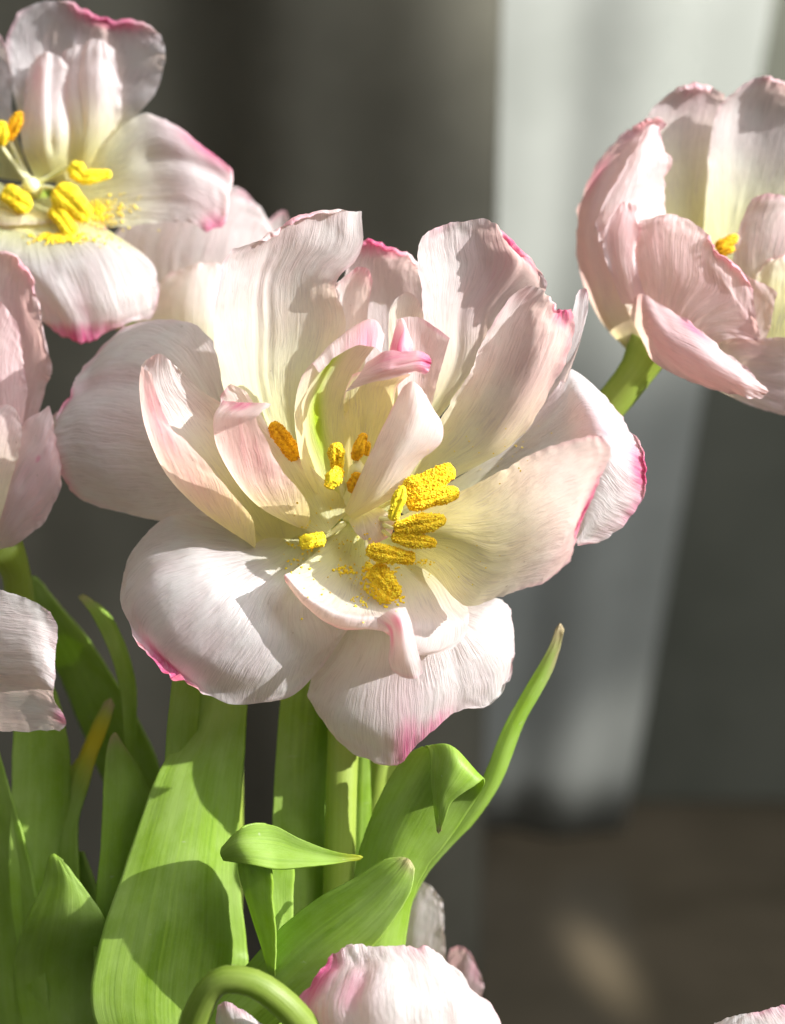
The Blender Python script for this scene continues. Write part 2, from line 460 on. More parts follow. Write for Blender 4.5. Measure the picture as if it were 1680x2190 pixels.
# ------------------------------------------------------------------ stamens and pollen
M_GRAIN = simple('pollen_gold', (.90, .56, .01), (1.0, .80, .05), 700, .8, lo=.35, hi=.6)
ICO_V, ICO_F = None, None
def ico():
    global ICO_V, ICO_F
    if ICO_V is None:
        t = (1 + 5 ** .5) / 2
        V = np.array([(-1,t,0),(1,t,0),(-1,-t,0),(1,-t,0),(0,-1,t),(0,1,t),(0,-1,-t),(0,1,-t),(t,0,-1),(t,0,1),(-t,0,-1),(-t,0,1)], float)
        V /= np.linalg.norm(V[0])
        ICO_V = V
        ICO_F = np.array([(0,11,5),(0,5,1),(0,1,7),(0,7,10),(0,10,11),(1,5,9),(5,11,4),(11,10,2),(10,7,6),(7,1,8),(3,9,4),(3,4,2),(3,2,6),(3,6,8),(3,8,9),(4,9,5),(2,4,11),(6,2,10),(8,6,7),(9,8,1)])
    return ICO_V, ICO_F

def grains(centres, sizes, rs):
    V, F = ico(); vs = []; fs = []
    for i, (c, s) in enumerate(zip(centres, sizes)):
        sc = rs.uniform(.7, 1.35, 3) * s
        q = Matrix.Rotation(rs.uniform(0, 6.28), 3, Vector(rs.normal(size=3)))
        vs.append((V * sc) @ np.array(q) + c); fs.append(F + 12 * i)
    return np.concatenate(vs), np.concatenate(fs)

def stamen(parent, base, p0, p1, width, mat, lobes=1, grain=1.0, filament=True, seed=0, flat=.6):
    """anther from p0 (attached) to p1 (tip), all guide points; filament from base to p0"""
    rs = np.random.RandomState(900 + seed)
    p0 = np.array(p0, float); p1 = np.array(p1, float); ax = p1 - p0; L = np.linalg.norm(ax); ax /= L
    side = np.cross(ax, [0, 0, 1.0]); side /= np.linalg.norm(side); up = np.cross(side, ax)
    n, m = 40, 36
    t = np.linspace(0, 1, n)
    prof = np.sqrt(np.clip(1 - (2 * t - 1) ** 2, 0, 1)) ** .7 * (1 - .18 * t) * (0.9 + .1 * np.sin(t * 9 + seed))
    th = np.linspace(0, 2 * math.pi, m, endpoint=False)
    T, TH = np.meshgrid(t, th, indexing='ij')
    groove = 1 - .42 * np.exp(-((np.cos(TH)) / .22) ** 2) * (np.sin(TH) > 0)
    rr = prof[:, None] * width / 2 * groove
    rr = rr * (1 + .20 * wave(rs, T * L / 12, TH * 2, 3, 1.0)) + .8 * grain * rs.normal(size=T.shape) * (prof[:, None] > .25) * .5
    bend = 0.06 * L * np.sin(math.pi * t)
    Pp = (p0 + ax * (t[:, None] * L) + up * bend[:, None])[:, None] + rr[..., None] * (np.cos(TH)[..., None] * side + flat * np.sin(TH)[..., None] * up)
    W = to_world(Pp).reshape(-1, 3)
    F = []
    for i in range(n - 1):
        for k in range(m):
            k2 = (k + 1) % m
            F.append((i*m + k, i*m + k2, (i+1)*m + k2, (i+1)*m + k))
    vs = W.tolist()
    if grain > 0:
        cnt = int(L * width * .22 * grain)
        ii = rs.randint(2, n - 2, cnt); kk = rs.randint(0, m, cnt)
        c = to_world(Pp[ii, kk] + rs.normal(size=(cnt, 3)) * .6)
        gv, gf = grains(c, rs.uniform(.6, 1.5, cnt) ** 1.5 * 1.25 * PX, rs)
        nb = len(F); F += (gf + len(vs)).tolist(); vs += gv.tolist()
    else: nb = len(F)
    fil = None
    if filament:
        b = np.array(base, float); mid = (b + p0) / 2 + np.array([0, 0, -6.0])
        fil = tube_mesh('stamen', [b, mid, p0 + ax * 4], [8, 6, 3], M_FIL, parent, 10, 16)
    me = bpy.data.meshes.new('anther'); me.from_pydata(vs, [], F)
    me.polygons.foreach_set('use_smooth', [True] * len(me.polygons)); me.materials.append(mat); me.materials.append(M_GRAIN if mat is not M_ANTHER_O else M_ANTHER_O)
    me.polygons.foreach_set('material_index', [0] * nb + [1] * (len(F) - nb))
    o = bpy.data.objects.new('anther', me); C.objects.link(o); o.parent = fil or parent
    return o

def pollen(parent, patches, seed):
    """loose pollen: patches of (x, y, depth, spread, count, size)"""
    rs = np.random.RandomState(seed); cs = []; ss = []
    for (x, y, d, sx, sy, cnt, sz) in patches:
        g = rs.normal(size=(cnt, 2))
        for k in range(cnt):
            px, py = x + g[k, 0] * sx, y + g[k, 1] * sy
            dd = surf_depth(parent, px, py, d)
            cs.append((px, py, dd)); ss.append(rs.uniform(.5, 1.3) * sz)
    c = to_world(np.array(cs)); gv, gf = grains(c, np.array(ss) * PX, rs)
    me = bpy.data.meshes.new('pollen'); me.from_pydata(gv.tolist(), [], gf.tolist()); me.materials.append(M_POLLEN)
    o = bpy.data.objects.new('pollen', me); C.objects.link(o); o.parent = parent; o['kind'] = 'stuff'
    return o

from mathutils.bvhtree import BVHTree
_bvh = {}
def surf_depth(parent, px, py, fallback):
    """depth at which a grain dropped along the sight line comes to rest on the petals"""
    if parent.name not in _bvh:
        vs, fs = [], []
        for ch in parent.children:
            if ch.name.startswith('petal'):
                k = len(vs); vs += [v.co.copy() for v in ch.data.vertices]
                fs += [tuple(i + k for i in p.vertices) for p in ch.data.polygons]
        _bvh[parent.name] = BVHTree.FromPolygons(vs, fs)
    tgt = at(px, py, 0); dr = (tgt - CAM).normalized()
    hit = _bvh[parent.name].ray_cast(CAM, dr)
    if hit[0] is None: return fallback
    z = (hit[0] - CAM).dot(FWD)
    return (D0 - z) / PX + 2.0

# ------------------------------------------------------------------ the main tulip
A = thing('tulip', 'large open white and pink double tulip in the middle, in sharp focus', 'tulip', None, 'white and pink double tulips')
P = M_PETAL
def pet(rows, **k): return sheet('petal', rows, k.pop('mat', P), k.pop('parent', A), **k)

# far left outer petal
pet([[(600,1040,-90),(610,1070,-90),(610,1100,-90)],
     [(520,920,-90),(500,990,-75),(520,1070,-80)],
     [(480,770,-111),(430,850,-105),(410,960,-60),(430,1060,-75),(440,1110,-92)],
     [(420,698,-138),(350,760,-117),(310,900,-68),(320,1030,-76),(370,1118,-102)],
     [(340,684,-170),(250,770,-145),(215,890,-90),(220,1010,-89),(270,1100,-130)],
     [(265,702,-191),(190,800,-167),(160,890,-110),(155,980,-117),(190,1075,-152)],
     [(215,745,-200),(165,805,-179),(145,850,-145),(122,905,-131),(113,950,-133),(130,1010,-139),(160,1058,-160)]],
    pink=[(.33,.85,.06,.35,.40),(.36,1.02,.16,.05,.9),(.55,.75,.25,.2,.22)], crease=[(.36,.05,10,.4,1.2)], base=(0,.4), roll=[(.30,.52,5,150,1)], mat=M_OUTER)
# upper left, two lobes
pet([[(700,1080,-80),(730,1080,-90),(750,1075,-80)],
     [(690,900,-112),(740,880,-141),(775,870,-121)],
     [(690,750,-97),(735,740,-125),(785,730,-109)],
     [(705,640,-76),(745,630,-102),(790,650,-90)],
     [(716,606,-64),(742,590,-76),(770,572,-74),(788,578,-74),(797,600,-77)]], base=(.1,.8), jag=1.0)
pet([[(640,1080,-60),(680,1085,-80),(712,1085,-60)],
     [(540,960,-11),(620,960,-92),(705,950,-86)],
     [(477,820,47),(540,820,-41),(620,815,-77),(725,800,-62)],
     [(456,715,83),(520,710,-5),(590,705,-45),(660,700,-54),(740,680,-46)],
     [(464,625,90),(525,610,23),(590,600,-20),(660,590,-19),(718,605,-5)],
     [(476,565,97),(530,548,52),(595,532,14),(680,520,1),(770,540,-4)],
     [(500,533,95),(548,516,72),(590,492,50),(630,468,35),(700,454,10),(774,452,-10)]],
    pink=[(.42,.9,.12,.2,.16),(.5,1.03,.25,.06,.45),(.2,.8,.12,.2,.12)], base=(.1,.85), crease=[(.42,.03,8,.25,.95),(.50,.025,6,.35,.9)],
    roll=[(.20,.40,9,190,1),(.43,.88,10,170,1)])
# upper back petal with pink rim
pet([[(740,1060,-120),(770,1060,-130),(800,1060,-120)],
     [(755,800,-150),(830,790,-170),(905,790,-150)],
     [(735,650,-140),(830,640,-160),(925,650,-140)],
     [(745,560,-120),(830,560,-130),(915,600,-125)],
     [(762,525,-110),(785,517,-108),(830,528,-108),(880,545,-108),(908,585,-110)]],
    pink=[(.3,1.02,.40,.10,1.2),(.55,.9,.4,.3,.30)], base=(0,.5), roll=[(.05,.95,9,200,1)], mat=M_OUTER)
# upper right, back lobe
pet([[(760,1075,-75),(790,1065,-85),(820,1050,-80)],
     [(860,930,-50),(900,920,-85),(950,880,-80)],
     [(915,800,-10),(960,790,-60),(1010,770,-75),(1070,740,-50)],
     [(908,680,20),(960,670,-20),(1030,660,-50),(1110,650,-40)],
     [(898,590,35),(960,570,0),(1040,560,-20),(1120,570,-10),(1170,615,0)],
     [(893,535,40),(950,510,15),(1020,505,0),(1090,520,10),(1155,580,10)],
     [(903,505,40),(935,485,30),(985,475,20),(1045,470,20),(1078,492,25),(1135,552,25)]],
    pink=[(.85,1.0,.18,.16,1.1),(.62,.8,.2,.3,.42)], base=(.1,.75), crease=[(.45,.06,10,.2,.8),(.7,.05,6,.4,1.0)], roll=[(.72,1.0,8,190,1)])
# small grey lobe at the right
pet([[(1100,950,-80),(1120,955,-85),(1140,960,-80)],
     [(1165,820,-50),(1185,825,-60),(1205,835,-55)],
     [(1195,740,-25),(1225,735,-30),(1250,700,-25)],
     [(1222,665,-10),(1240,655,-15),(1259,650,-15)],
     [(1232,632,-8),(1243,618,-10),(1253,616,-10),(1259,630,-12)]], nu=30, nv=40, base=(0,.3), jag=1.5, mat=M_OUTER)
# upper right, front lobe
pet([[(790,1090,-50),(820,1098,-65),(850,1100,-50)],
     [(860,1010,-20),(905,1020,-60),(960,1030,-33)],
     [(942,895,5),(985,920,-40),(1040,950,-34),(1105,945,24)],
     [(995,815,31),(1050,830,-22),(1110,850,-15),(1172,850,62)],
     [(1030,730,50),(1085,740,12),(1150,755,10),(1212,760,87)],
     [(1070,665,70),(1120,670,46),(1170,690,52),(1226,700,109)],
     [(1117,614,81),(1142,614,74),(1168,630,77),(1194,668,95),(1222,660,116)]],
    pink=[(.85,1.0,.25,.13,1.15),(.96,.85,.08,.3,.6),(.6,.75,.25,.3,.32)], base=(.1,.75), ruffle=8, roll=[(.45,.85,6,160,1)])
# right outer petal
pet([[(850,1090,-80),(870,1105,-90),(890,1125,-85)],
     [(985,1018,-70),(1000,1050,-90),(1020,1090,-75)],
     [(1100,930,-60),(1120,990,-80),(1140,1060,-60)],
     [(1190,830,-50),(1210,920,-45),(1210,1040,-30),(1200,1120,-25)],
     [(1218,790,-65),(1265,880,-10),(1290,980,15),(1260,1090,10),(1232,1150,0)],
     [(1290,850,-75),(1325,930,-20),(1338,1000,0),(1310,1080,0),(1237,1167,-10)],
     [(1325,890,-80),(1360,940,-50),(1377,1000,-40),(1374,1060,-40),(1335,1125,-40),(1280,1158,-40)]],
    pink=[(.42,1.0,.20,.10,1.2),(.35,.85,.15,.14,.6),(.68,1.02,.2,.07,.9)], base=(0,.5), ruffle=8, roll=[(.15,.62,6,170,1)], mat=M_OUTER)
# bottom petal
pet([[(720,1230,-90),(760,1230,-100),(820,1220,-100)],
     [(710,1340,-60),(790,1330,-50),(900,1310,-50),(1010,1280,-80)],
     [(690,1410,-45),(780,1400,10),(900,1380,20),(1000,1340,-5),(1068,1279,-60)],
     [(665,1455,-42),(740,1480,35),(860,1470,50),(970,1430,25),(1060,1370,-20),(1092,1302,-60)],
     [(660,1485,-40),(720,1540,28),(840,1550,55),(930,1500,38),(1020,1450,0),(1088,1390,-32),(1101,1335,-60)],
     [(682,1527,-30),(740,1598,5),(795,1625,15),(852,1635,20),(905,1580,25),(985,1517,0),(1045,1503,-12),(1085,1455,-30),(1102,1395,-50)]],
    pink=[(.42,1.0,.08,.20,1.1),(.52,1.0,.14,.12,.9),(.42,.8,.10,.25,.42),(.72,.8,.12,.2,.12)], base=(0,.25), roll=[(.05,.38,7,150,-1),(.66,.98,6,120,1)], crease=[(.64,.03,6,.5,1.2)], mat=M_OUTER)
# bottom left petal
pet([[(590,1105,-75),(645,1120,-85),(700,1130,-85),(750,1140,-85)],
     [(545,1115,-65),(590,1180,-30),(645,1215,-15),(735,1220,-40)],
     [(440,1105,-60),(480,1190,15),(560,1270,45),(650,1300,40),(740,1290,-5)],
     [(370,1105,-60),(400,1200,45),(480,1310,85),(590,1380,80),(700,1370,25),(748,1332,0)],
     [(310,1145,-60),(325,1230,50),(400,1370,85),(530,1440,85),(640,1430,45),(730,1370,5)],
     [(272,1195,-50),(280,1280,35),(350,1400,60),(480,1480,58),(610,1475,35),(705,1405,10)],
     [(262,1225,-45),(262,1300,18),(310,1370,48),(385,1440,58),(440,1480,55),(490,1503,48),(560,1502,35),(625,1488,25),(690,1425,15)]],
    pink=[(.38,1.04,.14,.12,1.2),(.46,.82,.13,.15,.28),(.25,1.03,.12,.06,.5)], base=(.05,.4), roll=[(.22,.54,20,175,1)], crease=[(.15,.04,7,.5,1.0)], ruffle=2.5, jag=1.5, rim=.35, mat=M_OUTER)
# right inner petal
pet([[(840,1110,-45),(850,1140,-60),(845,1185,-40)],
     [(930,1075,16),(960,1140,-27),(920,1225,4)],
     [(1040,1025,88),(1070,1120,39),(1070,1200,54),(1000,1296,68)],
     [(1150,965,176),(1170,1060,126),(1175,1150,128),(1110,1262,145)],
     [(1240,937,242),(1240,1030,202),(1225,1130,194),(1165,1242,188)],
     [(1287,932,272),(1307,964,277),(1280,1030,258),(1245,1100,240),(1230,1165,237),(1222,1200,232)]],
    pink=[(.6,1.0,.30,.07,1.2),(.75,.9,.2,.15,.40)], base=(.1,.8), roll=[(.3,.85,5,140,1)])
# front petal with the curled lip
pet([[(735,1112,-50),(760,1120,-60),(800,1130,-60)],
     [(690,1168,5),(750,1190,-10),(830,1195,-30),(890,1175,-60)],
     [(640,1212,65),(720,1240,45),(800,1250,25),(885,1245,-10),(970,1220,-50)],
     [(617,1226,95),(690,1285,100),(770,1310,100),(850,1300,75),(930,1298,40),(1000,1300,20)],
     [(609,1230,105),(660,1280,125),(730,1316,135),(830,1325,125),(890,1335,105),(955,1340,75),(1003,1322,45)],
     [(610,1240,100),(655,1293,118),(725,1335,128),(800,1346,130),(862,1360,125),(930,1390,88),(996,1358,52)],
     [(613,1244,92),(655,1298,108),(728,1342,116),(815,1348,118),(855,1385,118),(905,1402,92),(968,1388,66)]],
    pink=[(.62,.97,.10,.12,.6),(.45,1.0,.1,.05,.35),(.05,1.0,.1,.1,.2)], base=(.15,.9), nv=80, ruffle=2, wav=2.5, jag=1.5)
pet([[(800,1328,128),(838,1303,140),(868,1298,135)],
     [(828,1345,145),(855,1325,165),(880,1330,150)],
     [(834,1375,145),(862,1372,170),(890,1375,148)],
     [(831,1408,138),(865,1408,160),(900,1412,138)],
     [(838,1434,128),(860,1449,132),(885,1452,132),(905,1440,122)]],
    pink=[(.45,.25,.25,.2,.8),(.1,.35,.1,.3,.9)], base=(-1,-.5), nu=36, nv=44, ruffle=2, wav=2, jag=1)
# left inner petals, margins curled over
pet([[(548,1165,0),(545,1172,-20),(580,1170,-50),(655,1135,-55)],
     [(540,1110,60),(480,1127,2),(540,1085,-40),(640,1060,-65)],
     [(500,1060,100),(405,1067,32),(490,990,-25),(600,970,-65)],
     [(450,1000,140),(345,997,62),(430,920,0),(545,910,-50)],
     [(400,945,160),(308,912,77),(390,870,20),(490,872,-25)],
     [(360,905,165),(298,850,82),(360,830,50),(435,838,5)],
     [(335,845,140),(297,805,77),(345,793,70),(402,808,35)],
     [(325,800,115),(305,778,72),(340,757,90),(384,790,55)]],
    pink=[(.15,.75,.14,.3,.62),(.05,.85,.12,.2,.62),(.15,.45,.15,.3,.45)], base=(.1,.75), nu=72, ruffle=3, wav=3, jag=1.5)
pet([[(660,1130,10),(650,1134,0),(690,1142,15),(742,1098,-5)],
     [(662,1088,70),(610,1114,2),(680,1080,0),(738,1072,-5)],
     [(640,1045,100),(550,1077,32),(640,1020,5),(706,1040,5)],
     [(605,1010,130),(495,1014,62),(585,955,15),(652,990,20)],
     [(570,945,150),(460,942,82),(540,900,30),(592,945,30)],
     [(548,895,150),(458,890,87),(520,865,60),(560,890,30)],
     [(580,864,125),(472,848,87),(492,822,100),(530,838,80)]],
    pink=[(.22,.98,.12,.08,.9),(.12,.65,.17,.40,.52)], base=(.1,.6), nu=72, ruffle=3, wav=3, jag=2)
# heart of the flower
pet([[(840,900,-31),(870,900,-39),(890,890,-31)],
     [(832,730,3),(870,730,-11),(905,720,-3)],
     [(834,665,14),(868,665,2),(906,682,6)],
     [(845,640,15),(872,625,15),(890,636,14),(903,660,9)]], nu=30, nv=40, base=(-.2,1.2), ruffle=2, wav=2, jag=1)
pet([[(850,1000,-7),(880,990,-11),(900,960,-15)],
     [(850,880,46),(890,880,35),(925,860,39)],
     [(850,780,66),(900,780,46),(943,790,58)],
     [(848,683,74),(875,677,70),(900,680,70),(935,702,70),(963,722,70)]], nu=36, nv=44, base=(-.1,.7), ruffle=2, wav=3, jag=1, flush=.28)
pet([[(690,1075,-15),(715,1085,-31),(740,1080,-35)],
     [(655,1018,31),(690,1010,-15),(720,1000,-23),(755,990,0)],
     [(637,962,62),(665,940,11),(700,930,-7),(750,930,11)],
     [(630,890,85),(660,870,31),(695,860,3),(748,860,15)],
     [(635,845,103),(670,818,62),(712,792,24),(768,792,27)],
     [(650,803,122),(690,764,90),(738,729,60),(785,712,50),(808,735,60)],
     [(668,780,139),(708,737,118),(756,700,98),(800,682,92),(824,715,100)],
     [(684,798,146),(720,762,140),(764,740,132),(800,742,128),(816,752,122)]],
    green=[(.53,.40,.15,.26,1.0),(.55,.66,.16,.12,.95),(.58,.2,.09,.15,.6)], pink=[(.75,1.0,.45,.16,.75)], base=(.1,1.0), nu=60, ruffle=2, wav=2, jag=1, vein=1.6)
pet([[(740,1065,-23),(770,1065,-27),(800,1045,-7)],
     [(738,950,-7),(775,950,-15),(820,945,23)],
     [(736,880,15),(780,880,3),(840,880,46)],
     [(738,842,42),(780,830,35),(850,825,74)],
     [(755,802,54),(800,785,50),(878,800,78)]], nu=40, nv=44, base=(.3,2.2), ruffle=2, wav=3, jag=1, vein=2)
pet([[(737,1092,39),(748,1105,46),(757,1112,39)],
     [(765,1030,74),(795,1060,85),(840,1062,54)],
     [(790,974,97),(840,985,117),(896,988,78)],
     [(825,900,109),(880,910,134),(945,942,87)],
     [(845,860,109),(890,860,131),(946,905,87)],
     [(862,828,109),(880,816,113),(905,835,109),(926,868,95)]],
    pink=[(1.0,.85,.25,.25,.30)], base=(-.1,.5), nu=44, nv=50, ruffle=2, wav=3, jag=1.2)
pet([[(784,775,105),(770,800,117),(738,839,109)],
     [(830,750,128),(820,790,148),(800,816,132)],
     [(870,752,140),(865,780,157),(860,802,141)],
     [(900,750,144),(905,772,154),(892,796,145)],
     [(918,760,140),(926,780,141),(912,800,140)]],
    pink=[(.2,.5,.6,.6,.72),(.4,1.0,.7,.28,1.35)], base=(-1,-.5), nu=36, nv=40, ruffle=5, wav=3, jag=4, crease=[(.5,.12,6,.4,1.3)])
pet([[(833,790,105),(860,795,117),(882,775,109)],
     [(833,745,105),(855,740,120),(884,742,109)],
     [(845,700,95),(865,702,107),(882,728,95)],
     [(851,683,87),(859,680,90),(868,690,87)]],
    pink=[(.4,.35,.8,.55,.92)], base=(-1,-.5), nu=28, nv=34, ruffle=2, wav=2, jag=1)
pet([[(745,1112,11),(780,1092,3),(812,1080,-7)],
     [(758,1135,37),(800,1120,46),(832,1100,27)],
     [(772,1150,45),(795,1163,53),(838,1142,48),(843,1118,40)]], nu=30, nv=30, base=(-.1,.9), ruffle=1.5, wav=2, jag=1, flush=.06)

tube_mesh('stem', [(745,1125,-115),(755,1250,-170),(742,1450,-190),(732,1650,-150),(728,1800,-140),(722,2000,-150),(700,2500,-170),(640,3050,-260)], [44,38,36,35,35,36,38,40], M_STEM, A)
tube_mesh('pistil', [(745,1100,-50),(760,1040,10),(766,1000,40),(768,985,45)], [22,20,17,4], M_FIL, A, 14, 20)

B0 = (745, 1095, -50)
stamen(A, B0, (640,982,10), (580,903,45), 44, M_ANTHER_O, seed=1)
stamen(A, B0, (722,1003,60), (719,946,80), 42, M_ANTHER, seed=2)
stamen(A, B0, (730,1000,75), (700,1045,85), 40, M_ANTHER_Y, seed=3, grain=.8)
stamen(A, B0, (757,985,50), (782,926,60), 34, M_ANTHER_O, seed=4, grain=.15)
stamen(A, B0, (783,975,55), (790,945,62), 16, M_ANTHER_O, seed=14, grain=.15, filament=False)
stamen(A, B0, (752,1055,45), (768,1010,60), 34, M_ANTHER_O, seed=5, grain=.3)
stamen(A, (790,1100,-40), (862,1055,80), (974,1003,70), 58, M_ANTHER, seed=6, grain=1.2)
stamen(A, (790,1100,-40), (868,1078,85), (984,1052,72), 48, M_ANTHER, seed=7, grain=1.2, filament=False)
stamen(A, (790,1105,-40), (838,1114,110), (864,1038,125), 36, M_ANTHER_Y, seed=8, grain=.35)
stamen(A, (790,1110,-40), (842,1132,106), (956,1110,98), 48, M_ANTHER, seed=9, grain=1.2)
stamen(A, (790,1115,-40), (836,1148,104), (936,1162,92), 38, M_ANTHER, seed=10, grain=1.2)
stamen(A, (785,1125,-40), (782,1176,98), (890,1196,88), 44, M_ANTHER, seed=11, grain=1.3)
stamen(A, (780,1130,-30), (800,1208,78), (852,1278,86), 46, M_ANTHER, seed=12, grain=1.3)
stamen(A, (735,1120,-40), (697,1150,28), (640,1162,42), 42, M_ANTHER_Y, seed=13, grain=.5)
pollen(A, [(812,1240,40,18,22,240,3.4),(828,1272,60,14,9,240,3.6),(800,1222,30,10,10,90,3.4),(742,1221,20,13,4,34,3.2),(750,1230,30,60,45,60,1.8),
           (690,1130,-20,40,30,36,1.6),(630,1210,-20,14,10,14,2.6),(905,1200,10,14,5,22,2.4),(800,1165,10,40,16,24,2.0),
           (1040,960,0,60,30,30,1.5),(950,1200,0,70,30,30,1.3),(645,1165,-10,18,8,26,2.6),(775,1285,60,14,10,16,2.6)], 77)

# leaves of the main tulip
def leaf(parent, rows, **k):
    k.setdefault('wav', 2.5); k.setdefault('ruffle', 2.0); k.setdefault('jag', .8); k.setdefault('thick', .00035); k.setdefault('vein', .5)
    k.setdefault('nu', 40); k.setdefault('fan', .12)
    flat = k.pop('flat', .5); tilt = k.pop('tilt', 0)
    if tilt: rows = [[(q[0], q[1], q[2] + tilt * (q[0] - sum(w[0] for w in r) / len(r))) for q in r] for r in rows]
    rows = [[r[0], (r[1][0], r[1][1], (r[0][2] + r[2][2]) / 2 + flat * (r[1][2] - (r[0][2] + r[2][2]) / 2)), r[2]] if len(r) == 3 else r for r in rows]
    return sheet('leaf', rows, k.pop('mat', M_LEAF), parent, **k)

leaf(A, [[(420,2800,-161),(470,2800,-118),(540,2800,-201)],
         [(300,2330,-62),(400,2330,-34),(520,2330,-114)],
         [(205,2190,-21),(350,2200,1),(522,2200,-85)],
         [(195,2110,-18),(340,2110,4),(530,2080,-97)],
         [(222,1985,-37),(370,1980,-15),(528,2020,-107)],
         [(255,1890,-58),(390,1880,-41),(514,1900,-112)],
         [(295,1770,-71),(410,1770,-58),(511,1790,-121)],
         [(340,1650,-81),(430,1650,-69),(520,1650,-129)],
         [(400,1555,-129),(465,1550,-111),(527,1540,-161)],
         [(425,1480,-168),(480,1470,-151),(530,1470,-192)],
         [(455,1390,-218),(490,1340,-214),(522,1390,-235)]], wav=4, nv=90, label='broad flat lit green leaf, largest in the picture')
leaf(A, [[(600,2700,-224),(640,2700,-220),(690,2700,-260)],
         [(585,2000,-148),(640,2000,-150),(700,2000,-194)],
         [(583,1760,-158),(640,1760,-150),(700,1760,-194)],
         [(592,1600,-171),(640,1600,-165),(705,1600,-211)],
         [(605,1470,-186),(650,1470,-184),(710,1480,-228)],
         [(640,1380,-225),(660,1340,-228),(690,1380,-245)]])
leaf(A, [[(740,2500,-250),(765,2500,-240),(790,2500,-250)],
         [(745,1900,-210),(768,1900,-200),(792,1900,-210)],
         [(752,1700,-205),(772,1700,-195),(794,1700,-205)],
         [(772,1580,-205),(780,1560,-203),(788,1585,-205)]], nu=24)
leaf(A, [[(690,2700,-230),(730,2700,-200),(780,2700,-230)],
         [(715,2150,-130),(780,2170,-100),(850,2150,-130)],
         [(745,1950,-110),(810,1960,-75),(885,1920,-100)],
         [(772,1810,-100),(840,1830,-55),(918,1848,-80)],
         [(800,1735,-90),(870,1745,-45),(968,1785,-60)],
         [(835,1665,-80),(910,1675,-30),(1010,1722,-45)],
         [(875,1612,-62),(950,1610,0),(1034,1682,-10)],
         [(905,1597,-40),(965,1598,30),(1034,1668,20)],
         [(919,1603,-8),(975,1625,58),(1026,1672,45)],
         [(922,1640,15),(962,1660,62),(1000,1690,55)],
         [(927,1700,28),(943,1700,52),(966,1716,52)],
         [(932,1750,30),(939,1752,40),(950,1758,42)],
         [(935,1775,30),(939,1782,32),(943,1774,34)]], nv=110, wav=1.5, flat=1, label='leaf with its tip folded over towards the viewer', dry=[(.5,1.0,2,.015,.6)])
leaf(A, [[(720,2500,-280),(740,2510,-275),(770,2500,-280)],
         [(780,2050,-210),(805,2060,-200),(835,2050,-210)],
         [(870,1880,-185),(892,1890,-172),(925,1850,-185)],
         [(960,1770,-165),(985,1778,-152),(1018,1755,-165)],
         [(1022,1685,-152),(1043,1694,-140),(1072,1672,-152)],
         [(1080,1550,-140),(1098,1556,-129),(1122,1545,-140)],
         [(1143,1438,-135),(1160,1440,-126),(1183,1432,-135)],
         [(1173,1388,-130),(1184,1388,-126),(1197,1388,-130)],
         [(1190,1345,-125),(1199,1333,-124),(1207,1348,-125)]], nu=24, dry=[(.5,1.0,2,.06,.9),(1.0,.93,.3,.05,.8)], label='narrow upright leaf blade with a dried brown tip')
o = leaf(A, [[(560,2500,-145),(590,2500,-115),(620,2500,-145)],
         [(590,2070,40),(570,2060,20),(585,2055,-10),(612,2050,-30)],
         [(590,1992,72),(540,1960,30),(575,1960,-20),(626,1975,-40)],
         [(584,1930,84),(517,1880,40),(560,1880,-20),(628,1900,-40)],
         [(584,1882,86),(510,1830,45),(555,1820,-10),(628,1850,-40)],
         [(572,1842,82),(512,1790,40),(550,1775,0),(600,1800,-30)],
         [(540,1810,70),(518,1770,35),(550,1762,20),(590,1768,-10)]], wav=1.5)
sheet('leaf_tip', [[(476,1812,25),(473,1825,30),(480,1840,25)],
         [(516,1774,50),(512,1806,72),(528,1848,88)],
         [(585,1766,45),(590,1806,62),(600,1860,92)],
         [(640,1793,58),(646,1822,66),(662,1854,86)],
         [(720,1822,64),(722,1834,66),(724,1846,72)],
         [(770,1830,64),(777,1833,65),(770,1838,66)]], M_LEAF, o, nu=36, nv=56, wav=1.5, ruffle=1, jag=.5, thick=.00035, vein=.5, fan=.12, pink=[(.5,1.0,2,.12,.4)])
leaf(A, [[(440,2700,-115),(480,2720,-95),(520,2740,-115)],
         [(430,2170,-21),(490,2210,18),(540,2250,5)],
         [(535,2060,4),(590,2110,57),(645,2150,41)],
         [(610,1977,25),(670,2030,79),(738,2080,65)],
         [(692,1915,43),(750,1970,91),(812,2010,76)],
         [(760,1878,53),(810,1920,95),(851,1957,81)],
         [(825,1838,58),(850,1870,86),(882,1897,81)],
         [(853,1834,57),(876,1838,68),(887,1856,72)]], dry=[(.6,1.0,.5,.025,.8)], wav=1.5, tilt=.6, label='dark green shaded leaf pointing up to the right with a dry tip')

# ------------------------------------------------------------------ the other tulips
GRP = 'white and pink double tulips'
def petals_of(t, mat):
    return lambda rows, **k: sheet('petal', rows, k.pop('mat', mat), t, **k)

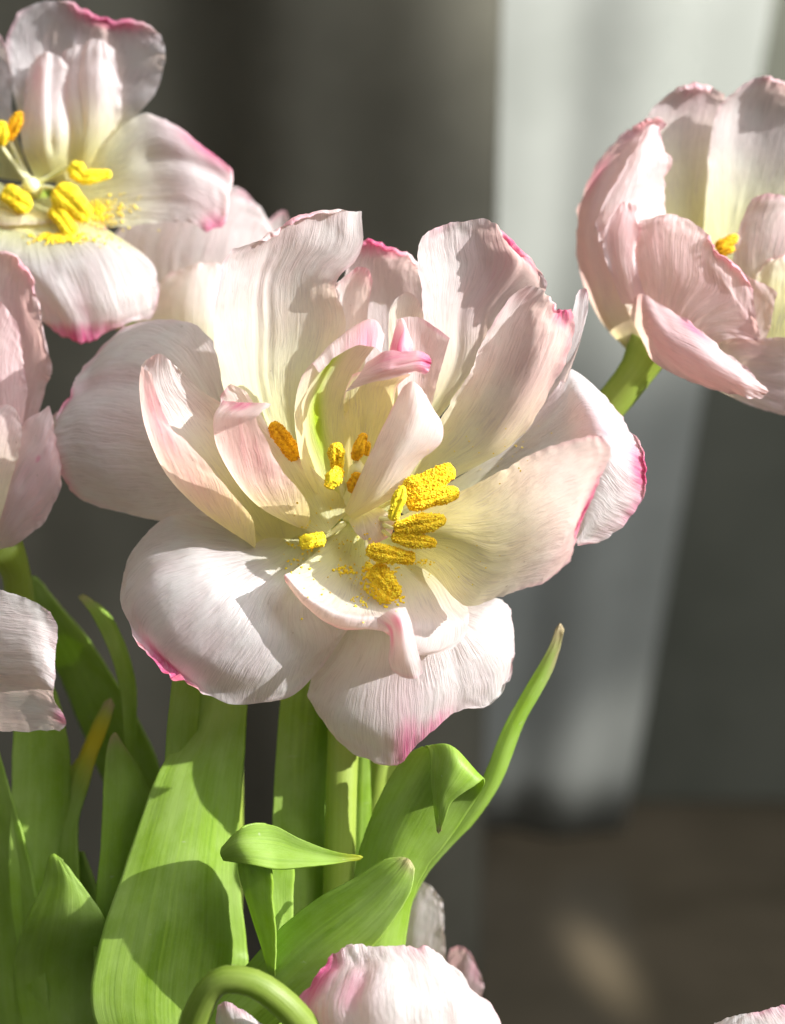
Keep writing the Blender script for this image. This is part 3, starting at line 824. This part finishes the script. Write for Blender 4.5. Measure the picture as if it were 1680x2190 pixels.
# right tulip
Dt = thing('tulip', 'cupped pink tulip at the right edge, seen from its shaded side', 'tulip', None, GRP)
pd = petals_of(Dt, M_PINK)
pd([[(1400,700,-330),(1440,690,-340),(1480,680,-340)],
    [(1370,450,-330),(1450,440,-375),(1530,430,-375)],
    [(1370,300,-330),(1450,300,-365),(1540,300,-370)],
    [(1395,238,-320),(1470,222,-340),(1548,230,-355)],
    [(1425,205,-310),(1460,188,-315),(1495,184,-320),(1552,203,-335)]], pink=[(.5,1.0,.5,.16,.55)], base=(.2,.95), roll=[(.1,.8,12,170,1)], mat=M_PETAL)
pd([[(1500,600,-340),(1540,590,-350),(1590,580,-340)],
    [(1510,430,-330),(1580,420,-360),(1690,430,-340)],
    [(1520,310,-310),(1600,300,-345),(1730,320,-330)],
    [(1540,222,-300),(1620,212,-320),(1750,240,-310)],
    [(1580,188,-290),(1625,166,-290),(1680,178,-290),(1760,215,-290)]], pink=[(.6,1.0,.3,.10,.4)], base=(.1,.7), mat=M_PETAL, roll=[(.3,.9,7,160,1)])
pd([[(1340,748,-280),(1365,765,-255),(1400,762,-245)],
    [(1285,685,-305),(1310,692,-240),(1355,680,-215)],
    [(1240,575,-315),(1272,572,-235),(1325,560,-205)],
    [(1230,485,-325),(1258,482,-245),(1305,460,-215)],
    [(1255,400,-335),(1283,400,-265),(1325,390,-235)],
    [(1302,322,-340),(1335,330,-275),(1375,320,-245)],
    [(1345,278,-340),(1385,262,-300),(1425,262,-270)]], pink=[(.2,.75,.3,.14,.75),(.3,1.0,.6,.2,.6)], green=[(.5,0,.6,.14,.55)], base=(0,.4), roll=[(.1,.9,7,160,1)], flush=.20, ruffle=8, jag=5)
pd([[(1350,680,-205),(1400,660,-225),(1450,640,-245)],
    [(1300,560,-195),(1350,550,-185),(1420,540,-225)],
    [(1275,485,-185),(1330,470,-185),(1424,462,-245)],
    [(1302,410,-195),(1360,390,-205),(1420,400,-255)],
    [(1337,350,-212),(1385,330,-222),(1432,352,-252)],
    [(1365,302,-232),(1392,266,-242),(1416,274,-250),(1411,320,-255)]], base=(-.2,.5), flush=.14, ruffle=12, jag=7)
pd([[(1330,650,-175),(1355,650,-160),(1385,645,-155)],
    [(1300,560,-165),(1330,560,-150),(1362,562,-145)],
    [(1292,495,-165),(1330,490,-150),(1365,490,-145)],
    [(1322,440,-170),(1342,431,-166),(1358,438,-160)]], base=(-1,-.5), flush=.12, nu=36, nv=44, ruffle=9, jag=5, pink=[(.8,.9,.5,.3,.35)])
pd([[(1570,640,-235),(1620,650,-225),(1690,660,-225)],
    [(1570,545,-225),(1620,535,-205),(1700,560,-205)],
    [(1588,470,-225),(1640,460,-205),(1715,480,-215)],
    [(1608,426,-222),(1640,416,-216),(1690,425,-216),(1725,450,-222)]], base=(-.2,.6), ruffle=12, wav=9)
pd([[(1600,740,-215),(1640,745,-205),(1700,740,-205)],
    [(1605,650,-205),(1650,640,-190),(1720,650,-190)],
    [(1620,590,-205),(1660,575,-190),(1730,590,-195)],
    [(1635,560,-205),(1665,545,-200),(1700,550,-200),(1735,565,-205)]], base=(.2,1.4), ruffle=14, wav=9, mat=M_PETAL)
pd([[(1440,780,-205),(1470,795,-225),(1495,812,-235)],
    [(1555,725,-165),(1590,790,-185),(1600,865,-205)],
    [(1640,722,-150),(1680,795,-165),(1690,895,-195)],
    [(1730,720,-135),(1770,790,-155),(1760,910,-185)]], base=(0,.6), flush=.05)
pd([[(1560,745,-190),(1590,750,-185),(1630,745,-185)],
    [(1560,650,-172),(1610,660,-165),(1650,690,-165)],
    [(1572,572,-162),(1610,598,-152),(1645,612,-150),(1662,628,-150)]], base=(-1,-.5), flush=.06, nu=36, nv=40)
pd([[(1390,752,-200),(1440,762,-185),(1500,762,-185)],
    [(1365,640,-165),(1450,660,-135),(1560,722,-155)],
    [(1355,560,-155),(1450,580,-115),(1540,620,-115),(1625,722,-152)],
    [(1362,500,-155),(1450,510,-122),(1528,575,-103),(1618,680,-140)],
    [(1368,470,-152),(1435,460,-142),(1480,474,-130),(1518,507,-112),(1532,545,-102),(1574,570,-100),(1612,622,-122)]],
   pink=[(.7,1.0,.3,.08,.7),(.5,.6,.5,.5,.34)], base=(-1,-.4), ruffle=9, jag=5, roll=[(.5,.98,7,160,1)])
pd([[(1345,670,-195),(1360,700,-165),(1380,740,-175)],
    [(1372,628,-140),(1395,690,-95),(1400,775,-120)],
    [(1420,655,-112),(1440,730,-62),(1450,803,-92)],
    [(1475,683,-90),(1500,760,-42),(1510,830,-72)],
    [(1515,715,-82),(1550,790,-42),(1565,845,-62)],
    [(1560,765,-82),(1600,815,-52),(1610,852,-62)],
    [(1600,790,-82),(1640,838,-72),(1636,852,-72)]], pink=[(.1,.58,.16,.14,.95),(.12,.35,.14,.4,.35),(.5,.5,.5,.4,.32)], base=(-.2,.25), ruffle=10, jag=5)
tube_mesh('stem', [(1395,735,-250),(1365,790,-260),(1320,850,-275),(1220,960,-310),(1040,1220,-350),(900,1460,-330),(822,1640,-270),(800,1800,-260),(780,2100,-260),(700,3000,-330)], [58,43,40,38,38,36,34,34,36,38], M_STEM, Dt)
stamen(Dt, (1560,600,-260), (1530,530,-225), (1580,505,-220), 32, M_ANTHER_O, seed=31, grain=.2)
stamen(Dt, (1560,600,-260), (1538,545,-222), (1572,530,-212), 22, M_ANTHER_O, seed=32, grain=.1)

# top left tulip
Bt = thing('tulip', 'wide open white tulip with yellow stamens at the top left, out of focus', 'tulip', None, GRP)
pb = petals_of(Bt, M_OUTER)
pb([[(100,350,-390),(140,350,-400),(190,350,-390)],
    [(40,240,-375),(140,240,-405),(280,260,-375)],
    [(22,150,-355),(150,150,-395),(338,190,-355)],
    [(18,80,-345),(160,80,-370),(354,120,-335)],
    [(40,25,-335),(100,3,-335),(150,5,-335),(210,38,-340),(290,48,-335),(345,76,-330)]], pink=[(.62,1.0,.3,.11,1.1),(.3,.55,.05,.1,.5)], base=(.1,.5), crease=[(.3,.05,16,.3,.9),(.45,.04,-14,.3,.9),(.6,.05,14,.3,1.0)], roll=[(.3,.98,10,170,1)], wav=9)
pb([[(75,385,-380),(110,390,-390),(145,385,-380)],
    [(48,310,-340),(100,305,-325),(165,300,-370)],
    [(50,210,-345),(95,205,-315),(128,210,-345),(168,215,-375)],
    [(62,140,-350),(98,110,-330),(135,125,-345),(160,150,-360)]], base=(.1,.6), nu=56, wav=7, ruffle=10, jag=6, pink=[(.2,.85,.12,.14,.5)], crease=[(.55,.07,12,.2,1.1)])
pb([[(140,385,-380),(170,390,-388),(200,385,-380)],
    [(135,290,-365),(190,285,-335),(250,290,-370)],
    [(120,180,-368),(160,170,-345),(205,165,-325),(258,190,-360)],
    [(140,110,-360),(175,95,-345),(215,85,-335),(245,105,-345)]], base=(.1,.7), nu=56, wav=7, ruffle=10, jag=6, pink=[(.05,.7,.12,.14,.6)], crease=[(.35,.06,10,.3,1.1)])
pb([[(40,395,-375),(80,420,-385),(140,420,-380)],
    [(-10,430,-345),(70,460,-350),(190,450,-350)],
    [(-30,480,-320),(80,500,-325),(230,490,-330)]], base=(.6,2.0), nu=40, nv=30)
pb([[(-60,360,-380),(0,380,-395),(70,390,-392)],
    [(-140,240,-360),(-60,240,-385),(30,260,-375)],
    [(-150,120,-340),(-70,110,-360),(24,150,-350)],
    [(-110,50,-330),(-60,40,-335),(-10,62,-335),(14,95,-335)]], base=(.1,.5))
pb([[(20,400,-385),(20,430,-390),(20,460,-385)],
    [(-70,360,-365),(-60,430,-375),(-50,510,-345)],
    [(-160,330,-340),(-160,430,-350),(-130,540,-320)],
    [(-230,360,-330),(-240,430,-330),(-220,520,-320)]], base=(.2,.9))
pb([[(110,370,-385),(125,405,-390),(130,440,-380)],
    [(210,318,-365),(230,390,-375),(225,484,-350)],
    [(300,245,-355),(320,330,-350),(330,420,-345),(325,478,-330)],
    [(370,262,-355),(400,340,-325),(405,420,-312),(395,474,-312)],
    [(440,315,-350),(492,365,-330),(487,410,-312),(478,470,-300),(445,498,-300)]], pink=[(.12,1.0,.24,.26,1.1),(.9,1.0,.2,.14,1.0),(.75,.9,.3,.2,.25)], base=(.1,.75), crease=[(.4,.1,12,.4,1.1)], roll=[(.2,.9,8,150,-1)])
pb([[(-20,460,-345),(80,470,-345),(200,470,-345)],
    [(-30,540,-300),(100,560,-275),(220,530,-285),(312,552,-315)],
    [(50,640,-290),(130,650,-250),(230,640,-252),(338,612,-302)],
    [(85,680,-290),(140,690,-262),(235,680,-262),(335,650,-300)],
    [(98,692,-288),(142,722,-280),(185,733,-275),(235,708,-280),(275,690,-280),(325,682,-298)]], pink=[(.35,1.0,.4,.13,1.2),(.45,.8,.08,.2,.5),(.15,.8,.08,.2,.35)], base=(.05,.45), crease=[(.45,.08,8,.4,1.1),(.2,.06,6,.4,1.1)], roll=[(.05,.8,8,140,-1)])
pb([[(-20,430,-350),(30,440,-355),(100,455,-350)],
    [(-30,450,-325),(40,460,-320),(118,470,-335)],
    [(-30,475,-320),(40,482,-315),(110,476,-330)]], base=(.4,1.6), nu=30, nv=20, flush=.1)
tube_mesh('stem', [(70,420,-430),(150,540,-480),(330,760,-570),(440,1000,-580),(465,1250,-540),(465,1500,-470),(450,1800,-420),(430,2400,-400),(440,3000,-400)], [50,40,36,36,36,36,36,36,36], M_STEM, Bt)
tube_mesh('pistil', [(80,410,-385),(60,392,-350),(54,388,-342)], [16,18,6], M_FIL, Bt, 14, 16)
bb = (70, 400, -380)
stamen(Bt, bb, (150,352,-345), (182,382,-335), 46, M_ANTHER_Y, seed=41, grain=.5)
stamen(Bt, bb, (160,382,-340), (240,372,-335), 36, M_ANTHER_Y, seed=42, grain=.5, filament=False)
stamen(Bt, bb, (118,400,-330), (190,468,-315), 68, M_ANTHER_Y, seed=43)
stamen(Bt, bb, (112,440,-325), (160,505,-310), 44, M_ANTHER_Y, seed=44, filament=False)
stamen(Bt, bb, (5,408,-330), (68,446,-320), 54, M_ANTHER_Y, seed=45)
stamen(Bt, bb, (18,300,-345), (46,238,-335), 32, M_ANTHER_O, seed=46)
stamen(Bt, bb, (0,312,-340), (6,258,-330), 40, M_ANTHER_Y, seed=47)
pollen(Bt, [(130,508,-320,26,6,260,2.8),(212,452,-330,13,14,150,2.6),(250,455,-330,28,18,70,2.4),(200,510,-320,24,9,30,2.6)], 78)

# tulip behind, between top left and main
Ct = thing('tulip', 'blurred pale tulip half hidden between the top left and the main flower', 'tulip', None, GRP)
pc = petals_of(Ct, M_PETAL)
pc([[(400,780,-520),(440,790,-530),(480,780,-520)],
    [(250,640,-510),(420,640,-480),(520,650,-490)],
    [(230,540,-515),(430,530,-465),(570,570,-490)],
    [(290,460,-520),(460,440,-485),(582,500,-495)],
    [(410,402,-525),(492,395,-515),(545,428,-505),(578,478,-500)]], base=(.0,.6), flush=.08)
pc([[(520,780,-540),(540,790,-545),(560,780,-540)],
    [(540,620,-540),(580,620,-545),(620,630,-540)],
    [(560,520,-535),(595,510,-540),(625,520,-535)],
    [(575,475,-530),(598,452,-530),(612,450,-530),(620,475,-530)]], base=(0,.4), nu=36)
pc([[(395,830,-440),(430,835,-430),(465,830,-440)],
    [(330,700,-450),(420,700,-405),(500,710,-430)],
    [(335,620,-455),(420,610,-420),(500,620,-440)],
    [(360,585,-455),(410,566,-440),(455,562,-440),(490,580,-445)]], base=(-.2,.7), green=[(.5,.0,1,.6,.25)])
tube_mesh('stem', [(430,810,-470),(440,950,-490),(480,1300,-470),(490,1700,-350),(480,2400,-330),(490,3000,-330)], [46,36,34,34,34,34], M_STEM, Ct)

# left tulip, shaded pink
Et = thing('tulip', 'pink tulip in shade at the left edge, level with the main flower', 'tulip', None, GRP)
pe = petals_of(Et, M_PINK)
pe([[(-40,1090,-230),(0,1100,-235),(30,1090,-230)],
    [(-90,850,-210),(20,850,-230),(96,835,-210)],
    [(-90,700,-200),(30,700,-215),(112,785,-200)],
    [(-60,600,-190),(30,610,-195),(92,690,-190)],
    [(-40,548,-180),(0,540,-180),(35,550,-180),(65,592,-182),(86,650,-185)]], pink=[(.6,1.0,.4,.07,.55)], base=(-.3,.2), flush=.15, ruffle=9, roll=[(.2,.9,9,170,1)])
pe([[(-30,1110,-190),(0,1115,-185),(20,1100,-190)],
    [(-80,900,-170),(0,900,-150),(56,850,-165)],
    [(-80,760,-160),(-10,750,-140),(54,800,-160)],
    [(-60,650,-155),(-10,640,-140),(35,690,-150),(48,740,-155)]], base=(-.3,.2), flush=.2, pink=[(.8,1.0,.3,.1,.4)])
pe([[(-60,1180,-160),(-20,1185,-150),(10,1180,-150)],
    [(-40,1080,-130),(20,1090,-110),(55,1150,-130)],
    [(10,960,-130),(60,1000,-95),(100,1108,-120)],
    [(60,900,-135),(98,960,-100),(128,1052,-115)],
    [(85,880,-140),(103,868,-138),(117,905,-130),(128,965,-122),(133,1015,-120)]], pink=[(.45,.72,.05,.05,.9),(.6,.75,.3,.3,.35)], base=(-.3,.3), flush=.1, ruffle=8, crease=[(.45,.08,8,.4,1.0)])
pe([[(-60,1150,-120),(-30,1150,-105),(-5,1130,-110)],
    [(-80,1000,-110),(-20,1000,-80),(32,1000,-95)],
    [(-70,900,-110),(-10,890,-85),(47,920,-95)],
    [(-40,870,-110),(0,866,-100),(30,872,-98),(45,895,-98)]], base=(.1,1.0))
pe([[(60,1000,-260),(90,1000,-265),(120,1000,-260)],
    [(95,930,-255),(115,930,-255),(135,930,-255)],
    [(110,890,-250),(122,880,-250),(132,888,-250)]], nu=24, nv=24, mat=M_PETAL)
tube_mesh('stem', [(0,1160,-160),(30,1210,-220),(44,1290,-300),(66,1500,-400),(110,1800,-430),(180,2300,-420),(330,3000,-380)], [50,35,34,36,37,38,38], M_STEM, Et)

# lower left tulip
Ft = thing('tulip', 'pale tulip petal tip with a dark pink corner at the lower left edge', 'tulip', None, GRP)
pf = petals_of(Ft, M_PETAL)
pf([[(-330,1420,-95),(-330,1450,-85),(-330,1480,-95)],
    [(-180,1270,-10),(-180,1400,30),(-180,1540,0)],
    [(-60,1248,50),(-60,1400,100),(-60,1562,60)],
    [(20,1267,90),(20,1400,142),(20,1564,100)],
    [(80,1291,118),(85,1400,160),(95,1563,132)],
    [(108,1308,129),(123,1340,138),(118,1390,144),(119,1450,151),(114,1492,153),(141,1547,152),(130,1561,143)]], pink=[(.86,.99,.08,.05,1.0),(.55,1.0,.5,.03,.25)], base=(-1,-.5), flush=.03, crease=[(.75,.1,10,.3,1.2)])
pf([[(-330,1430,-135),(-330,1460,-145),(-330,1490,-135)],
    [(-200,1330,-100),(-200,1440,-110),(-200,1520,-90)],
    [(-70,1320,-45),(-70,1430,-55),(-70,1530,-25)],
    [(-10,1340,-15),(0,1430,-15),(-10,1500,0)]], base=(-1,-.5), flush=.1)
tube_mesh('stem', [(-320,1455,20),(-370,1470,-20),(-400,1600,-60),(-350,2000,-100),(-150,2600,-160),(60,3050,-220)], [50,40,36,36,36,36], M_STEM, Ft)

# bottom tulip
Gt = thing('tulip', 'white tulip with dark pink left margin, cut off by the bottom edge', 'tulip', None, GRP)
pg = petals_of(Gt, M_OUTER)
pg([[(760,2640,200),(850,2660,230),(930,2640,200)],
    [(640,2420,200),(850,2430,300),(1130,2420,200)],
    [(618,2260,190),(850,2260,290),(1125,2280,180)],
    [(622,2165,180),(740,2145,245),(860,2135,258),(980,2150,225),(1072,2180,160)],
    [(680,2088,160),(760,2072,195),(860,2066,205),(950,2082,182),(1010,2112,150)],
    [(700,2053,150),(740,2026,152),(800,2022,156),(862,2021,156),(930,2031,150),(972,2064,145)]], pink=[(.0,.90,.17,.25,1.3),(.27,.80,.12,.14,.7),(.12,.7,.14,.2,.6)], base=(-1,-.5), ruffle=11, wav=8, jag=6, crease=[(.55,.06,9,.3,1.0),(.3,.05,8,.3,1.1),(.75,.05,-7,.4,1.1)], roll=[(.1,.9,7,120,-1)])
pg([[(700,2640,160),(740,2650,180),(780,2640,170)],
    [(480,2330,150),(570,2330,200),(660,2330,170)],
    [(464,2190,140),(520,2200,180),(600,2240,165)],
    [(466,2150,135),(485,2144,145),(520,2160,155),(570,2195,158)]], base=(-1,-.5))
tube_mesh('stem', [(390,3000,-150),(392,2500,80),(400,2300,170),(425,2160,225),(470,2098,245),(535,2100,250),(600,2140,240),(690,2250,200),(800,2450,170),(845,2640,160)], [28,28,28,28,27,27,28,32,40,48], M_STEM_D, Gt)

# tulip low behind on the right of the leaves
Ht = thing('tulip', 'shaded pale tulip low behind the leaves, below the main flower', 'tulip', None, GRP)
ph = petals_of(Ht, M_PINK)
ph([[(840,2250,-357),(870,2260,-341),(900,2250,-325)],
    [(800,2080,-369),(870,2080,-301),(950,2080,-282)],
    [(805,1980,-366),(875,1970,-303),(952,1985,-281)],
    [(830,1910,-353),(880,1888,-315),(915,1890,-297),(945,1925,-285)]], base=(-1,-.5), mat=M_PETAL)
ph([[(880,2260,-365),(910,2265,-354),(930,2255,-338)],
    [(940,2130,-343),(990,2130,-305),(1030,2130,-293)],
    [(955,2060,-340),(990,2060,-310),(1035,2105,-293)],
    [(965,2030,-334),(985,2022,-320),(1008,2040,-308),(1028,2080,-299)]], base=(-1,-.5), flush=.25, pink=[(.8,.9,.3,.3,.6)])
tube_mesh('stem', [(870,2240,-330),(850,2350,-340),(800,2600,-340),(720,3050,-330)], [46,36,36,36], M_STEM, Ht)

# tulip at the lower right corner
It = thing('tulip', 'white petal tip of a tulip in the bottom right corner', 'tulip', None, GRP)
pi_ = petals_of(It, M_PETAL)
pi_([[(1640,2600,40),(1720,2620,60),(1800,2600,40)],
    [(1500,2380,40),(1680,2370,100),(1880,2380,40)],
    [(1495,2240,30),(1680,2220,90),(1890,2240,30)],
    [(1530,2186,20),(1590,2168,35),(1640,2160,35),(1690,2148,30),(1780,2160,20)]], pink=[(.62,1.0,.12,.12,.7)], base=(-1,-.5))
tube_mesh('stem', [(1720,2590,40),(1650,2700,0),(1400,2850,-80),(900,3050,-220)], [50,38,36,36], M_STEM, It)

# leaves of the left hand tulips
leaf(Et, [[(330,2500,-310),(350,2500,-290),(380,2500,-310)],
          [(270,1850,-265),(284,1850,-250),(300,1850,-265)],
          [(266,1570,-252),(280,1570,-237),(293,1570,-252)],
          [(252,1450,-247),(271,1446,-232),(290,1452,-247)],
          [(224,1370,-247),(244,1361,-232),(263,1366,-247)],
          [(194,1312,-247),(210,1305,-237),(226,1306,-247)],
          [(168,1277,-250),(175,1272,-248),(186,1279,-250)]], nu=20, dry=[(.3,1.0,1,.03,.6)], label='thin arching leaf blade with a pointed tip against the dark curtain', tilt=-0.6)
leaf(Et, [[(330,2500,-450),(360,2500,-430),(400,2500,-450)],
          [(300,1850,-415),(335,1850,-395),(375,1850,-415)],
          [(210,1640,-412),(270,1620,-382),(345,1650,-402)],
          [(130,1450,-412),(190,1430,-382),(262,1480,-402)],
          [(78,1330,-412),(125,1312,-385),(168,1340,-402)],
          [(55,1240,-420),(75,1232,-415),(95,1262,-418)]], tilt=0.5)
leaf(Ft, [[(200,2700,-350),(240,2700,-330),(290,2700,-350)],
          [(20,2150,-255),(90,2150,-225),(172,2150,-255)],
          [(25,1950,-262),(100,1930,-232),(172,1900,-262)],
          [(72,1790,-270),(122,1770,-242),(168,1760,-265)],
          [(130,1670,-275),(160,1650,-252),(190,1680,-268)],
          [(168,1620,-275),(188,1605,-256),(206,1620,-270)],
          [(200,1548,-270),(215,1544,-259),(233,1550,-270)],
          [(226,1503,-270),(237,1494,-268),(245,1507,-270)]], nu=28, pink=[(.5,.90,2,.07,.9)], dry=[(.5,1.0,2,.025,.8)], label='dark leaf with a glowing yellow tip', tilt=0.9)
leaf(Et, [[(270,2600,-220),(300,2600,-200),(330,2600,-220)],
          [(200,2000,-162),(260,2000,-142),(310,2000,-162)],
          [(216,1800,-160),(260,1800,-137),(297,1790,-157)],
          [(221,1690,-160),(270,1682,-137),(319,1702,-157)],
          [(227,1612,-160),(256,1602,-142),(290,1632,-157)],
          [(236,1577,-155),(246,1567,-151),(258,1582,-155)]], nu=28, dry=[(.4,1.0,2,.04,.6)], tilt=-0.5)
leaf(Ft, [[(180,2700,-330),(220,2700,-310),(260,2700,-330)],
          [(60,2250,-195),(140,2250,-155),(210,2230,-195)],
          [(30,2080,-202),(120,2080,-155),(207,2060,-192)],
          [(60,1960,-100),(140,1955,-52),(223,1962,-85)],
          [(92,1890,-100),(140,1882,-67),(190,1912,-85)],
          [(105,1832,-100),(116,1826,-96),(136,1842,-96)]], nu=32, tilt=0.2)
leaf(Et, [[(180,2600,-320),(220,2600,-300),(260,2600,-320)],
          [(20,1900,-225),(80,1900,-202),(142,1900,-225)],
          [(25,1700,-222),(85,1692,-192),(151,1692,-212)],
          [(30,1562,-222),(90,1552,-192),(146,1582,-212)],
          [(50,1472,-230),(90,1442,-222),(120,1480,-230)]], nu=32, tilt=-0.5)
leaf(Ft, [[(80,2600,-350),(120,2600,-330),(160,2600,-350)],
          [(-20,2200,-250),(40,2200,-230),(110,2180,-250)],
          [(-40,1900,-235),(15,1900,-215),(72,1880,-235)],
          [(-62,1700,-232),(-20,1702,-212),(32,1722,-232)],
          [(-60,1562,-232),(-40,1542,-226),(-10,1582,-232)]], nu=28, tilt=0.9)
leaf(Et, [[(120,2700,-430),(180,2700,-410),(240,2700,-430)],
          [(-60,2300,-305),(100,2300,-280),(262,2300,-305)],
          [(-60,2000,-315),(80,1980,-292),(242,2000,-315)],
          [(0,1852,-322),(60,1802,-316),(180,1822,-322)]], nu=32, tilt=0.9)
leaf(Ct, [[(420,2600,-210),(450,2600,-190),(490,2600,-210)],
          [(352,1800,-112),(392,1800,-92),(440,1800,-112)],
          [(356,1580,-112),(386,1562,-92),(422,1562,-107)],
          [(370,1450,-112),(400,1432,-97),(430,1452,-107)],
          [(390,1362,-120),(410,1342,-116),(430,1372,-120)]], nu=28, tilt=-0.5)
